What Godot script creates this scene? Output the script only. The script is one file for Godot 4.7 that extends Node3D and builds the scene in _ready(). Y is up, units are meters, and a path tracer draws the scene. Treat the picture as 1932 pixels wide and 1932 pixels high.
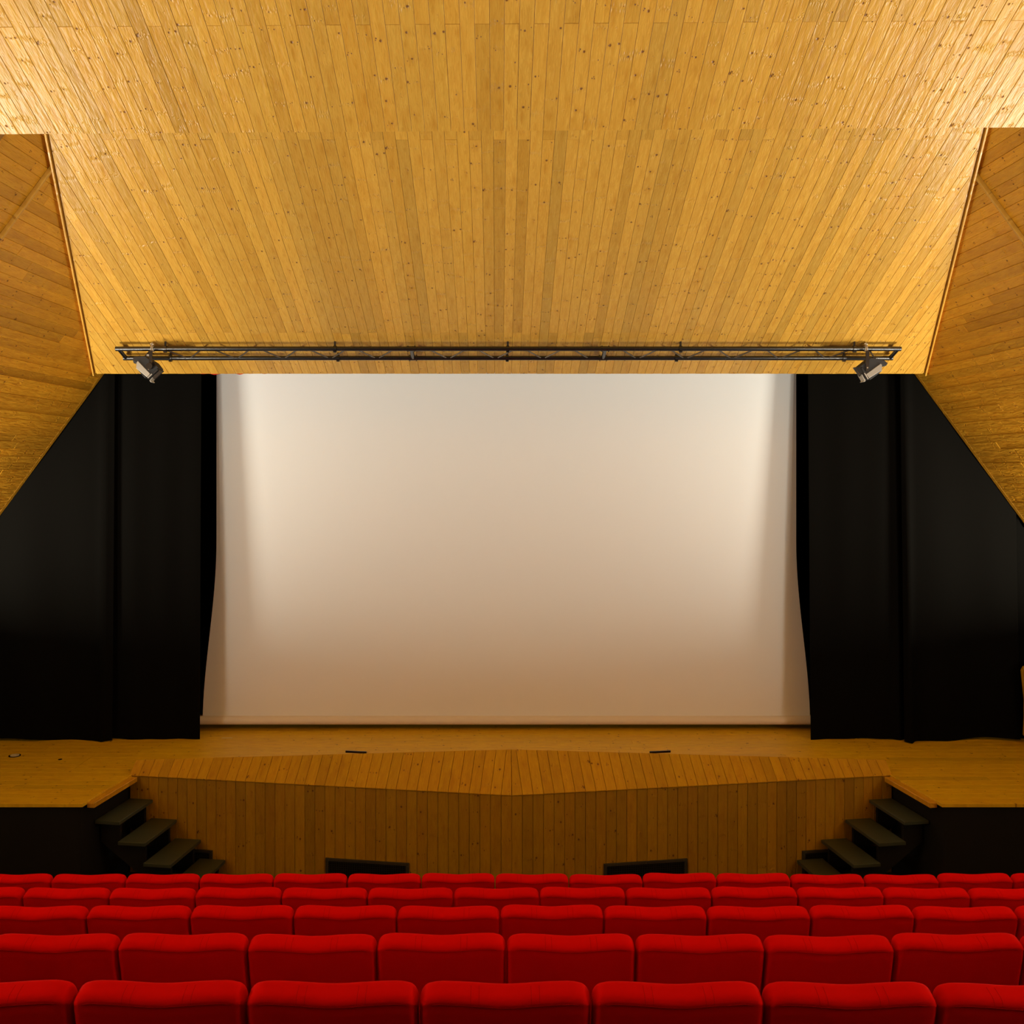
extends Node3D
# Wood-lined auditorium seen from the raked seats: two plank ceiling panels, sloping plank side walls,
# a roll-down screen between black curtains, a stage with a raised V-shaped lip, and rows of red seats.
# x to the right, y up from the pit floor, depth d towards the stage (z = -d). Camera above the seats at d = 0.

const PLANK := 0.094
const STRIPS := 8
const TEX_LEN := 3.2

var rng := RandomNumberGenerator.new()
var M := {}
var taken := {}

# ------------------------------------------------------------------ helpers
func P(x: float, y: float, d: float) -> Vector3:
	return Vector3(x, y, -d)

func mb() -> Dictionary:
	return {"v": PackedVector3Array(), "n": PackedVector3Array(), "u": PackedVector2Array(), "c": PackedColorArray(), "col": Color(1, 1, 1)}

func tri(m: Dictionary, a: Vector3, b: Vector3, c: Vector3, na: Vector3, nb: Vector3, nc: Vector3, ua := Vector2.ZERO, ub := Vector2.ZERO, uc := Vector2.ZERO) -> void:
	var v: PackedVector3Array = m.v
	var n: PackedVector3Array = m.n
	var u: PackedVector2Array = m.u
	var cc: PackedColorArray = m.c
	if (b - a).cross(c - a).dot(na + nb + nc) > 0.0:
		var t := b; b = c; c = t
		var tn := nb; nb = nc; nc = tn
		var tu := ub; ub = uc; uc = tu
	v.append(a); v.append(b); v.append(c)
	n.append(na); n.append(nb); n.append(nc)
	u.append(ua); u.append(ub); u.append(uc)
	var col: Color = m.col
	cc.append(col); cc.append(col); cc.append(col)
	m.v = v; m.n = n; m.u = u; m.c = cc

func quad(m: Dictionary, a: Vector3, b: Vector3, c: Vector3, d: Vector3, n: Vector3, ua := Vector2.ZERO, ub := Vector2.ZERO, uc := Vector2.ZERO, ud := Vector2.ZERO) -> void:
	tri(m, a, b, c, n, n, n, ua, ub, uc)
	tri(m, a, c, d, n, n, n, ua, uc, ud)

func mesh_of(m: Dictionary) -> ArrayMesh:
	var arr := []
	arr.resize(Mesh.ARRAY_MAX)
	arr[Mesh.ARRAY_VERTEX] = m.v
	arr[Mesh.ARRAY_NORMAL] = m.n
	arr[Mesh.ARRAY_TEX_UV] = m.u
	arr[Mesh.ARRAY_COLOR] = m.c
	var am := ArrayMesh.new()
	am.add_surface_from_arrays(Mesh.PRIMITIVE_TRIANGLES, arr)
	return am

func put_mesh(called: String, mesh: Mesh, mat: Material, parent: Node = null) -> MeshInstance3D:
	var o := MeshInstance3D.new()
	o.mesh = mesh
	o.material_override = mat
	o.cast_shadow = GeometryInstance3D.SHADOW_CASTING_SETTING_ON
	if parent == null or parent == self:
		o.name = numbered(called)
		add_child(o)
	else:
		o.name = called
		parent.add_child(o, true)
	return o

func build(m: Dictionary, called: String, mat: Material, parent: Node = null) -> MeshInstance3D:
	return put_mesh(called, mesh_of(m), mat, parent)

func numbered(called: String) -> String:
	if not taken.has(called):
		taken[called] = 0
		return called
	taken[called] += 1
	return "%s_%03d" % [called, taken[called]]

func thing(called: String, label: String, category: String, group := "", at := Vector3.ZERO) -> Node3D:
	var o := Node3D.new()
	o.name = numbered(called)
	add_child(o)
	o.position = at
	return tag(o, label, category, group)

func tag(o: Node3D, label: String, category: String, group := "") -> Node3D:
	o.set_meta("label", label)
	o.set_meta("category", category)
	if group:
		o.set_meta("group", group)
	return o

func setting(called: String, label: String, category: String) -> Node3D:
	var o := thing(called, label, category)
	o.set_meta("kind", "structure")
	return o

# prism: outline pts in (a, b); world = o + ux*a + uy*b; face looks along n; thickness goes back along -n
func prism(m: Dictionary, pts: PackedVector2Array, o: Vector3, ux: Vector3, uy: Vector3, n: Vector3, th: float, ch := 0.0, uvf := Vector4(0, 0, 1, 1)) -> void:
	# uvf: u = b*uvf.x + uvf.y ; v = a*uvf.z + uvf.w
	var ins := pts
	if ch > 0.0:
		var off := Geometry2D.offset_polygon(pts, -ch, Geometry2D.JOIN_MITER)
		if off.size() == 1 and off[0].size() == pts.size():
			ins = off[0]
		else:
			ch = 0.0
	if Geometry2D.is_polygon_clockwise(pts) != Geometry2D.is_polygon_clockwise(ins):
		ins.reverse()
	var k := pts.size()
	if ch > 0.0: # align start vertex
		var best := 0
		var bd := 1e9
		for i in k:
			if ins[i].distance_squared_to(pts[0]) < bd:
				bd = ins[i].distance_squared_to(pts[0]); best = i
		var re := PackedVector2Array()
		for i in k:
			re.append(ins[(best + i) % k])
		ins = re
	var top := []
	var rim := []
	var bot := []
	var uvt := []
	for i in k:
		top.append(o + ux * ins[i].x + uy * ins[i].y)
		var w := o + ux * pts[i].x + uy * pts[i].y
		rim.append(w - n * ch)
		bot.append(w - n * th)
		uvt.append(Vector2(pts[i].y * uvf.x + uvf.y, pts[i].x * uvf.z + uvf.w))
	var ix := Geometry2D.triangulate_polygon(ins)
	for j in range(0, ix.size(), 3):
		tri(m, top[ix[j]], top[ix[j + 1]], top[ix[j + 2]], n, n, n, uvt[ix[j]], uvt[ix[j + 1]], uvt[ix[j + 2]])
		tri(m, bot[ix[j]], bot[ix[j + 1]], bot[ix[j + 2]], -n, -n, -n, uvt[ix[j]], uvt[ix[j + 1]], uvt[ix[j + 2]])
	var cen := Vector2.ZERO
	for p in pts:
		cen += p / k
	var cw := Geometry2D.is_polygon_clockwise(pts)
	for i in k:
		var j := (i + 1) % k
		var e := (pts[j] - pts[i]).normalized()
		var out2 := Vector2(e.y, -e.x) * (-1.0 if cw else 1.0)
		var side := (ux * out2.x + uy * out2.y).normalized()
		if ch > 0.0:
			quad(m, top[i], top[j], rim[j], rim[i], (side + n).normalized(), uvt[i], uvt[j], uvt[j], uvt[i])
		quad(m, rim[i], rim[j], bot[j], bot[i], side, uvt[i], uvt[j], uvt[j], uvt[i])

func rect(x0: float, y0: float, x1: float, y1: float) -> PackedVector2Array:
	return PackedVector2Array([Vector2(x0, y0), Vector2(x1, y0), Vector2(x1, y1), Vector2(x0, y1)])

func clip(pts: PackedVector2Array, nrm: Vector2, c: float) -> PackedVector2Array:
	# keeps nrm.p <= c
	var out := PackedVector2Array()
	var k := pts.size()
	for i in k:
		var a := pts[i]
		var b := pts[(i + 1) % k]
		var da := nrm.dot(a) - c
		var db := nrm.dot(b) - c
		if da <= 0.0:
			out.append(a)
		if (da < 0.0 and db > 0.0) or (da > 0.0 and db < 0.0):
			out.append(a.lerp(b, da / (da - db)))
	var clean := PackedVector2Array()
	for i in out.size():
		if clean.is_empty() or clean[clean.size() - 1].distance_to(out[i]) > 0.002:
			clean.append(out[i])
	if clean.size() > 2 and clean[0].distance_to(clean[clean.size() - 1]) < 0.002:
		clean.remove_at(clean.size() - 1)
	return clean

func area(pts: PackedVector2Array) -> float:
	var s := 0.0
	for i in pts.size():
		s += pts[i].cross(pts[(i + 1) % pts.size()])
	return absf(s) * 0.5

# a wooden board: a runs across (width from a0), b runs along the grain
func board(called: String, parent: Node, pts: PackedVector2Array, a0: float, width: float, o: Vector3, ux: Vector3, uy: Vector3, n: Vector3, th: float, ch: float, col: Color, mat: Material) -> void:
	if pts.size() < 3 or area(pts) < 0.0004:
		return
	var m := mb()
	m.col = col
	var strip := rng.randi_range(0, STRIPS - 1)
	var dv := 0.92 / STRIPS / width
	prism(m, pts, o, ux, uy, n, th, ch, Vector4(1.0 / TEX_LEN, rng.randf(), dv, (strip + 0.04) / STRIPS - a0 * dv))
	build(m, called, mat, parent)

func bx(m: Dictionary, c: Vector3, s: Vector3, b := Basis()) -> void:
	var h := s * 0.5
	for ax in 3:
		for sg in [-1.0, 1.0]:
			var nn := Vector3.ZERO
			nn[ax] = sg
			var e1 := Vector3.ZERO
			var e2 := Vector3.ZERO
			e1[(ax + 1) % 3] = h[(ax + 1) % 3]
			e2[(ax + 2) % 3] = h[(ax + 2) % 3]
			var f := nn * h[ax]
			quad(m, c + b * (f - e1 - e2), c + b * (f + e1 - e2), c + b * (f + e1 + e2), c + b * (f - e1 + e2), b * nn, Vector2(0, 0), Vector2(1, 0), Vector2(1, 1), Vector2(0, 1))

func frame_of(dir: Vector3) -> Array:
	var d := dir.normalized()
	var s := d.cross(Vector3.UP if absf(d.y) < 0.95 else Vector3.RIGHT).normalized()
	return [s, s.cross(d).normalized()]

func tube(m: Dictionary, path: Array, r: float, seg := 10, caps := true) -> void:
	var prev := []
	for i in path.size():
		var dir: Vector3
		if i == 0: dir = path[1] - path[0]
		elif i == path.size() - 1: dir = path[i] - path[i - 1]
		else: dir = (path[i + 1] - path[i]).normalized() + (path[i] - path[i - 1]).normalized()
		var f := frame_of(dir)
		var ring := []
		for k in seg:
			var a := TAU * k / seg
			var nn: Vector3 = f[0] * cos(a) + f[1] * sin(a)
			ring.append([path[i] + nn * r, nn])
		if i > 0:
			for k in seg:
				var k2 := (k + 1) % seg
				tri(m, prev[k][0], prev[k2][0], ring[k2][0], prev[k][1], prev[k2][1], ring[k2][1])
				tri(m, prev[k][0], ring[k2][0], ring[k][0], prev[k][1], ring[k2][1], ring[k][1])
		if caps and (i == 0 or i == path.size() - 1):
			var nn: Vector3 = -dir.normalized() if i == 0 else dir.normalized()
			for k in seg:
				tri(m, path[i], ring[k][0], ring[(k + 1) % seg][0], nn, nn, nn)
		prev = ring

# a box with rounded edges, bent by a callable; smooth normals
func pillow(half: Vector3, r: float, cuts: Vector3i, bend: Callable) -> ArrayMesh:
	var st := SurfaceTool.new()
	st.begin(Mesh.PRIMITIVE_TRIANGLES)
	st.set_smooth_group(0)
	for ax in 3:
		var a1 := (ax + 1) % 3
		var a2 := (ax + 2) % 3
		var l1 := spread(half[a1], r, cuts[a1])
		var l2 := spread(half[a2], r, cuts[a2])
		for sg in [-1.0, 1.0]:
			for i in l1.size() - 1:
				for j in l2.size() - 1:
					var q := []
					for e in [[i, j], [i + 1, j], [i + 1, j + 1], [i, j + 1]]:
						var p := Vector3.ZERO
						p[ax] = sg * half[ax]
						p[a1] = l1[e[0]]
						p[a2] = l2[e[1]]
						var inner := p.clamp(-(half - Vector3.ONE * r), half - Vector3.ONE * r)
						var dd := p - inner
						q.append(bend.call((inner + dd.normalized() * r) if dd.length() > 0.0 else p).snapped(Vector3.ONE * 0.00001))
					var order := [0, 1, 2, 0, 2, 3] if sg < 0.0 else [0, 2, 1, 0, 3, 2]
					for e in order:
						st.set_smooth_group(0)
						st.set_uv(Vector2(q[e].x, q[e].y))
						st.add_vertex(q[e])
	st.generate_normals()
	return st.commit()

func spread(h: float, r: float, cuts: int) -> Array:
	var l := []
	for k in 4:
		l.append(-h + r * k / 3.0)
	for k in range(1, cuts):
		l.append(lerpf(-h + r, h - r, float(k) / cuts))
	for k in 4:
		l.append(h - r + r * k / 3.0)
	return l

# a hanging sheet with thickness: front(u, v) gives a point, u across 0..1, v down..up 0..1
func sheet(m: Dictionary, nu: int, nv: int, th: float, front: Callable) -> void:
	var pts := []
	for i in nu + 1:
		var row := []
		for j in nv + 1:
			row.append(front.call(float(i) / nu, float(j) / nv))
		pts.append(row)
	var nor := []
	for i in nu + 1:
		var row := []
		for j in nv + 1:
			var du: Vector3 = pts[mini(i + 1, nu)][j] - pts[maxi(i - 1, 0)][j]
			var dv: Vector3 = pts[i][mini(j + 1, nv)] - pts[i][maxi(j - 1, 0)]
			row.append(du.cross(dv).normalized())
		nor.append(row)
	for i in nu:
		for j in nv:
			var a: Vector3 = pts[i][j]; var b: Vector3 = pts[i + 1][j]; var c: Vector3 = pts[i + 1][j + 1]; var d: Vector3 = pts[i][j + 1]
			var na: Vector3 = nor[i][j]; var nb: Vector3 = nor[i + 1][j]; var nc: Vector3 = nor[i + 1][j + 1]; var nd: Vector3 = nor[i][j + 1]
			tri(m, a, b, c, na, nb, nc); tri(m, a, c, d, na, nc, nd)
			tri(m, a - na * th, b - nb * th, c - nc * th, -na, -nb, -nc); tri(m, a - na * th, c - nc * th, d - nd * th, -na, -nc, -nd)
	for i in nu:
		for j in [0, nv]:
			var a: Vector3 = pts[i][j]; var b: Vector3 = pts[i + 1][j]
			var w := Vector3.DOWN if j == 0 else Vector3.UP
			quad(m, a, b, b - nor[i + 1][j] * th, a - nor[i][j] * th, w)
	for j in nv:
		for i in [0, nu]:
			var a: Vector3 = pts[i][j]; var b: Vector3 = pts[i][j + 1]
			var w: Vector3 = (pts[0][j] - pts[1][j]).normalized() if i == 0 else (pts[nu][j] - pts[nu - 1][j]).normalized()
			quad(m, a, b, b - nor[i][j + 1] * th, a - nor[i][j] * th, w)

# ------------------------------------------------------------------ materials
func wood_pictures() -> Array:
	var W := 2048
	var H := 512
	var S := H / STRIPS
	var r := RandomNumberGenerator.new()
	r.seed = 4
	var fine := FastNoiseLite.new()
	fine.seed = 3; fine.frequency = 1.0; fine.fractal_type = FastNoiseLite.FRACTAL_NONE; fine.noise_type = FastNoiseLite.TYPE_SIMPLEX
	var wide := FastNoiseLite.new()
	wide.seed = 8; wide.frequency = 1.0; wide.fractal_octaves = 3; wide.noise_type = FastNoiseLite.TYPE_SIMPLEX
	var tone := PackedFloat32Array()
	tone.resize(W * H)
	var high := PackedFloat32Array()
	high.resize(W * H)
	var dark := PackedFloat32Array() # knot darkness
	dark.resize(W * H)
	var cs := PackedFloat32Array(); cs.resize(W)
	var sn := PackedFloat32Array(); sn.resize(W)
	for x in W:
		cs[x] = cos(TAU * x / W); sn[x] = sin(TAU * x / W)
	for y in H:
		var k := y / S
		for x in W:
			var b := wide.get_noise_3d(cs[x] * 2.2, sn[x] * 2.2, (y % S) * 0.032 + k * 11.3)
			var ring := sin((y % S) * (0.55 + 0.05 * k) + b * 9.0 + k * 2.0)
			var g := fine.get_noise_3d(cs[x] * 1.9, sn[x] * 1.9, y * 0.37 + b * 2.0)
			var i := y * W + x
			tone[i] = 0.5 + 0.20 * b + 0.10 * ring + 0.13 * g
			high[i] = 0.5 + 0.02 * g + 0.10 * b
	for k in STRIPS:
		var x := r.randi_range(20, 100)
		while x < W - 20:
			var amp := r.randf_range(-0.5, 0.5)
			var sx := r.randf_range(5.0, 13.0)
			var sk := r.randf_range(-0.3, 0.3)
			var full := r.randf() < 0.7
			var yc := r.randi_range(10, S - 10)
			for dy in S:
				var wy := 1.0 if full else exp(-pow((dy - yc) / 12.0, 2.0))
				wy *= 0.6 + 0.6 * fine.get_noise_2d(dy * 0.09, x * 0.7)
				for dx in range(-40, 41):
					var t := (dx - sk * (dy - S * 0.5) - 3.0 * sin(dy * 0.2 + x)) / sx
					if absf(t) < 3.2:
						high[(k * S + dy) * W + (x + dx + W) % W] += amp * wy * (t * 1.3) * exp(-t * t * 0.5) * 0.55
			var n := r.randi_range(0, 2) if r.randf() < 0.8 else 3
			for q in n:
				var ky := r.randi_range(5, S - 6) if q > 0 else yc
				var kx := x + r.randi_range(-9, 9)
				var rad := r.randf_range(1.4, 3.4) if r.randf() < 0.8 else r.randf_range(4.0, 6.0)
				var el := r.randf_range(1.0, 1.5)
				for dy in range(-26, 27):
					var yy := ky + dy
					if yy < 0 or yy >= S: continue
					for dx in range(-36, 37):
						var i := (k * S + yy) * W + (kx + dx + W) % W
						var rr := sqrt(pow(dx / el, 2.0) + dy * dy) / rad
						if rr < 1.25:
							dark[i] = maxf(dark[i], clampf(1.25 - rr, 0.0, 1.0) * 1.6 * (0.8 + 0.2 * sin(rr * 9.0)))
							high[i] -= 0.25 * clampf(1.2 - rr, 0.0, 1.0)
						var hl := exp(-pow(dx / (rad * 3.2), 2.0) - pow(dy / (rad * 1.5), 2.0))
						tone[i] += hl * 0.13 * sin(dy * 1.1 + dx * 0.1) - hl * 0.10
			x += r.randi_range(100, 300)
		for q in 16: # small dents and tear-outs
			var px := r.randi_range(0, W - 1)
			var py := r.randi_range(6, S - 7)
			var am := r.randf_range(-0.28, 0.28)
			for dy in range(-6, 7):
				for dx in range(-9, 10):
					if py + dy < 0 or py + dy >= S: continue
					high[(k * S + py + dy) * W + (px + dx + W) % W] += am * exp(-dx * dx / 18.0 - dy * dy / 10.0) * (dx / 4.0)
		for q in 5: # resin stains
			var px := r.randi_range(0, W - 1)
			var py := r.randi_range(6, S - 7)
			var lx := r.randf_range(18, 60)
			var ly := r.randf_range(6, 16)
			for dy in range(-24, 25):
				for dx in range(-120, 121):
					if py + dy < 0 or py + dy >= S: continue
					tone[(k * S + py + dy) * W + (px + dx + W) % W] -= 0.22 * exp(-pow(dx / lx, 2.0) - pow(dy / ly, 2.0))
	var rgb := PackedByteArray()
	rgb.resize(W * H * 3)
	var hh := PackedByteArray()
	hh.resize(W * H)
	for i in W * H:
		var t := clampf(tone[i], 0.0, 1.0)
		var k := clampf(dark[i], 0.0, 1.0)
		rgb[i * 3] = int(lerpf(lerpf(203.0, 245.0, t), 128.0, k))
		rgb[i * 3 + 1] = int(lerpf(lerpf(152.0, 207.0, t), 84.0, k))
		rgb[i * 3 + 2] = int(lerpf(lerpf(78.0, 138.0, t), 48.0, k))
		hh[i] = int(clampf(high[i], 0.0, 1.0) * 255.0)
	var a := Image.create_from_data(W, H, false, Image.FORMAT_RGB8, rgb)
	var b := Image.create_from_data(W, H, false, Image.FORMAT_L8, hh)
	return [ImageTexture.create_from_image(a), ImageTexture.create_from_image(b)]

func flat(c: Color, rough: float, metal := 0.0) -> StandardMaterial3D:
	var s := StandardMaterial3D.new()
	s.albedo_color = c
	s.roughness = rough
	s.metallic = metal
	return s

func noise_tex(freq: float, lo: Color, hi: Color, sd: int, normal := false) -> NoiseTexture2D:
	var n := FastNoiseLite.new()
	n.seed = sd
	n.frequency = freq
	n.fractal_octaves = 4
	var t := NoiseTexture2D.new()
	t.width = 512; t.height = 512
	t.seamless = true
	t.noise = n
	if normal:
		t.as_normal_map = true
		t.bump_strength = 3.0
	else:
		var g := Gradient.new()
		g.set_color(0, lo); g.set_color(1, hi)
		t.color_ramp = g
	return t

func cloth(lo: Color, hi: Color, freq: float, scale: float, rough: float, sd: int) -> StandardMaterial3D:
	var s := StandardMaterial3D.new()
	s.albedo_texture = noise_tex(freq, lo, hi, sd)
	s.uv1_triplanar = true
	s.uv1_scale = Vector3.ONE * scale
	s.roughness = rough
	return s

func materials() -> void:
	var pics := wood_pictures()
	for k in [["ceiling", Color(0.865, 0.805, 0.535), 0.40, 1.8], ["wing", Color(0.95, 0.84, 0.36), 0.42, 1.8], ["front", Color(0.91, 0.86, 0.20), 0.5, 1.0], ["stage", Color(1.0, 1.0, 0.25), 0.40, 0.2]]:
		var w := StandardMaterial3D.new()
		w.resource_name = k[0] + "_wood"
		w.albedo_texture = pics[0]
		w.albedo_color = k[1]
		w.roughness = k[2]
		w.heightmap_enabled = true
		w.heightmap_texture = pics[1]
		w.heightmap_scale = k[3]
		w.vertex_color_use_as_albedo = true
		w.metallic_specular = 0.38
		M[k[0]] = w
	M.backing = flat(Color(0.30, 0.17, 0.06), 0.9)
	M.trim = flat(Color(0.86, 0.62, 0.30), 0.45)
	M.velvet = cloth(Color(0.034, 0.028, 0.018), Color(0.046, 0.038, 0.026), 0.05, 2.0, 0.95, 5)
	M.drop = flat(Color(0.03, 0.02, 0.018), 1.0)
	M.black_paint = cloth(Color(0.115, 0.11, 0.10), Color(0.145, 0.138, 0.125), 0.08, 3.0, 0.75, 6)
	M.tread = cloth(Color(0.20, 0.22, 0.16), Color(0.25, 0.275, 0.20), 0.06, 4.0, 0.5, 7)
	M.grille = flat(Color(0.20, 0.185, 0.14), 0.55)
	M.screen = flat(Color(0.955, 0.95, 0.93), 0.85)
	M.screen_bar = flat(Color(0.93, 0.88, 0.80), 0.5)
	M.red = cloth(Color(0.83, 0.024, 0.012), Color(0.90, 0.038, 0.018), 0.25, 5.0, 0.9, 9)
	M.red_seam = flat(Color(0.70, 0.05, 0.02), 0.9)
	M.red_cloth = flat(Color(0.75, 0.10, 0.04), 0.9)
	M.metal_black = flat(Color(0.075, 0.065, 0.06), 0.24, 0.0)
	M.metal_black.metallic_specular = 0.7
	M.metal_leg = flat(Color(0.10, 0.10, 0.10), 0.5, 0.4)
	M.rod = flat(Color(0.36, 0.32, 0.27), 0.3, 0.7)
	M.housing = flat(Color(0.13, 0.115, 0.10), 0.6)
	M.silver = flat(Color(0.72, 0.69, 0.63), 0.45, 0.5)
	M.plate = flat(Color(0.62, 0.58, 0.52), 0.5, 0.2)
	M.lens = flat(Color(0.12, 0.12, 0.13), 0.08, 0.2)
	M.steel = flat(Color(0.85, 0.82, 0.74), 0.25, 0.9)
	M.carpet = cloth(Color(0.16, 0.14, 0.11), Color(0.22, 0.19, 0.15), 0.2, 3.0, 0.95, 12)
	M.hall = cloth(Color(0.58, 0.42, 0.18), Color(0.64, 0.46, 0.20), 0.03, 0.6, 0.8, 13)
	M.tape = flat(Color(0.80, 0.65, 0.20), 0.6)
	M.white_tape = flat(Color(0.85, 0.80, 0.66), 0.6)
	for k in ["velvet", "drop", "black_paint", "red", "red_seam"]:
		M[k].metallic_specular = 0.16
	var glow := flat(Color(1, 0.95, 0.88), 0.5)
	glow.emission_enabled = true
	glow.emission = Color(1.0, 0.93, 0.82)
	glow.emission_energy_multiplier = 1.5
	M.glow = glow

func tone(base: float, vary: float) -> Color:
	var k := base * (1.0 + rng.randf_range(-vary, vary))
	var h := rng.randf_range(-1.0, 1.0)
	if rng.randf() < 0.08:
		k *= 0.87
	return Color(k * (1.0 + 0.015 * h), k * (1.0 - 0.015 * h), k * (1.0 - 0.10 * h))

# slope of the roof: half-width at a height
func half_width(y: float) -> float:
	return 4.695 + (5.22 - y) / 1.36

# half-width of the lower ceiling panel, a little inside the slopes
func panel_width(y: float) -> float:
	return 4.62 + (5.22 - y) / 1.36

# ------------------------------------------------------------------ the place
func _ready() -> void:
	rng.seed = 11
	view_and_light()
	materials()
	shell()
	upper_ceiling()
	lower_ceiling()
	side_slope(-1.0)
	side_slope(1.0)
	stage_floor()
	stage_front()
	stairs(-1.0)
	stairs(1.0)
	projection_screen()
	curtains()
	truss()
	spotlight_left()
	spotlight_right()
	seats()
	small_things()

func view_and_light() -> void:
	var cam := Camera3D.new()
	cam.name = "camera"
	cam.projection = Camera3D.PROJECTION_FRUSTUM
	cam.near = 0.05
	cam.far = 60.0
	cam.size = 0.05 * 1932.0 / 1850.0
	cam.frustum_offset = Vector2(28.0, -88.0) / 1850.0 * 0.05
	cam.position = Vector3(-0.14, 4.15, 0.0)
	add_child(cam)
	cam.current = true
	var env := Environment.new()
	env.background_mode = Environment.BG_COLOR
	env.background_color = Color.BLACK
	env.tonemap_mode = Environment.TONE_MAPPER_LINEAR
	env.tonemap_exposure = 1.09
	env.sdfgi_enabled = true
	env.ssao_enabled = true
	env.ssil_enabled = true
	var we := WorldEnvironment.new()
	we.name = "surroundings"
	we.environment = env
	add_child(we)
	# pairs of wall uplighters along the hall, out of the picture on either side
	for q in LAMPS:
		for s in [-1.0, 1.0]:
			var a := AreaLight3D.new()
			a.name = "uplighter_light"
			a.area_size = Vector2(q[6], 1.1)
			a.light_energy = q[3] * (1.0 if s < 0.0 else 1.08)
			a.light_color = Color(1.0, 0.985, 0.93)
			a.shadow_enabled = true
			a.area_range = 40.0
			a.area_attenuation = 2.0
			add_child(a, true)
			var at := P(s * q[0], q[1] + 0.15, q[2])
			a.look_at_from_position(at, at + Vector3(-s * q[4], 0.95, -q[5]), Vector3.FORWARD)

# x, y, depth, energy, tilt inwards, tilt forwards and width of the uplighters
const LAMPS := [[6.68, 2.15, 9.25, 32.0, 0.12, 0.0, 0.26], [6.3, 2.45, 5.2, 26.0, 0.30, 0.45, 0.8], [6.3, 3.25, 2.0, 40.0, 0.30, 0.0, 0.26]]

func slab(called: String, parent: Node, c: Vector3, s: Vector3, mat: Material) -> MeshInstance3D:
	var m := mb()
	bx(m, c, s)
	return build(m, called, mat, parent)

func shell() -> void:
	# hall beside and behind the camera, closed all round
	var b := setting("wall_back", "black wall closing the stage behind the screen", "wall")
	slab("backing", b, P(0, 4.5, 12.5), Vector3(14.5, 9.6, 0.2), M.drop)
	var r := setting("wall_rear", "dark wooden wall behind the seats", "wall")
	slab("lining", r, P(0, 4.5, -4.1), Vector3(14.5, 9.6, 0.2), M.black_paint)
	for s in [-1.0, 1.0]:
		var w := setting("wall_side", "dark lower side wall on the %s of the hall" % ("left" if s < 0 else "right"), "wall")
		slab("lining", w, P(s * 7.15, 1.7, 4.2), Vector3(0.2, 3.6, 16.8), M.black_paint)
		# roof slope over the seats and its return to the stage slope
		var m := mb()
		var y0 := 3.42
		var y1 := 8.8
		var up := Vector3(-s / 1.36, 1, 0).normalized()
		var ln := (y1 - y0) * sqrt(1.0 + 1.0 / (1.36 * 1.36))
		var nn := Vector3(-s * 0.806, -0.592, 0)
		prism(m, rect(0, 0, ln, 11.09), P(s * (half_width(y0) + 1.04), y0, -4.0), up, Vector3(0, 0, -1), nn, 0.15)
		build(m, "roof_slope", M.hall, w)
		m = mb()
		prism(m, rect(0, 0, ln, 1.1), P(s * half_width(y0), y0, 7.07), up, Vector3(s, 0, 0), Vector3(0, 0, 1), 0.05)
		build(m, "slope_return", M.hall, w)
		slab("soffit", w, P(s * 6.55, 3.44, 9.8), Vector3(1.0, 0.04, 5.4), M.black_paint)
	var c := setting("ceiling_top", "flat top of the roof above the hanging plank ceilings", "ceiling")
	slab("lining", c, P(0, 8.9, 4.2), Vector3(9, 0.2, 16.8), M.hall)
	# pit floor and the raked tiers under the seats
	var f := setting("floor", "dark carpeted floor stepping down towards the stage", "floor")
	slab("pit_floor", f, P(0, -0.1, 8.8), Vector3(14.1, 0.2, 7.4), M.carpet)
	for i in ROWS.size():
		var t: float = ROWS[i][1] - 0.93
		slab("tier", f, P(0, (t - 0.3) * 0.5, ROWS[i][0] + 0.22), Vector3(14.1, t + 0.3, 0.985), M.carpet)
	var t0: float = ROWS[0][1] - 0.93
	for k in 3:
		var t := t0 + 0.327 * (k + 1)
		slab("tier", f, P(0, (t - 0.3) * 0.5, ROWS[0][0] + 0.22 - 0.985 * (k + 1) - (1.4 if k == 2 else 0.0)), Vector3(14.1, t + 0.3, 0.985 + (2.8 if k == 2 else 0.0)), M.carpet)
	# uplighter fittings on the side walls
	for e in LAMPS.size() * 2:
		var s := -1.0 if e % 2 == 0 else 1.0
		var q: Array = LAMPS[e / 2]
		var u := thing("wall_uplighter", "grey box uplighter on the %s hall wall, %s" % ["left" if s < 0 else "right", ["nearest the stage", "beside the middle rows", "beside the camera"][e / 2]], "wall lamp", "hall uplighters", P(s * q[0], q[1], q[2]))
		var m := mb()
		prism(m, rect(-q[6] * 0.5 - 0.04, -0.6, q[6] * 0.5 + 0.04, 0.6), Vector3(0, 0.10, 0), Vector3(1, 0, 0), Vector3(0, 0, 1), Vector3.UP, 0.16, 0.01)
		build(m, "lamp_housing", M.plate, u)
		m = mb()
		bx(m, Vector3(0, 0.105, 0), Vector3(q[6], 0.02, 1.1))
		build(m, "lamp_glass", M.glow, u)
		m = mb()
		bx(m, Vector3(s * (7.04 - q[0]) * 0.5, 0.0, 0), Vector3(7.04 - q[0], 0.05, 0.08))
		build(m, "bracket", M.metal_black, u)

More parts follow.
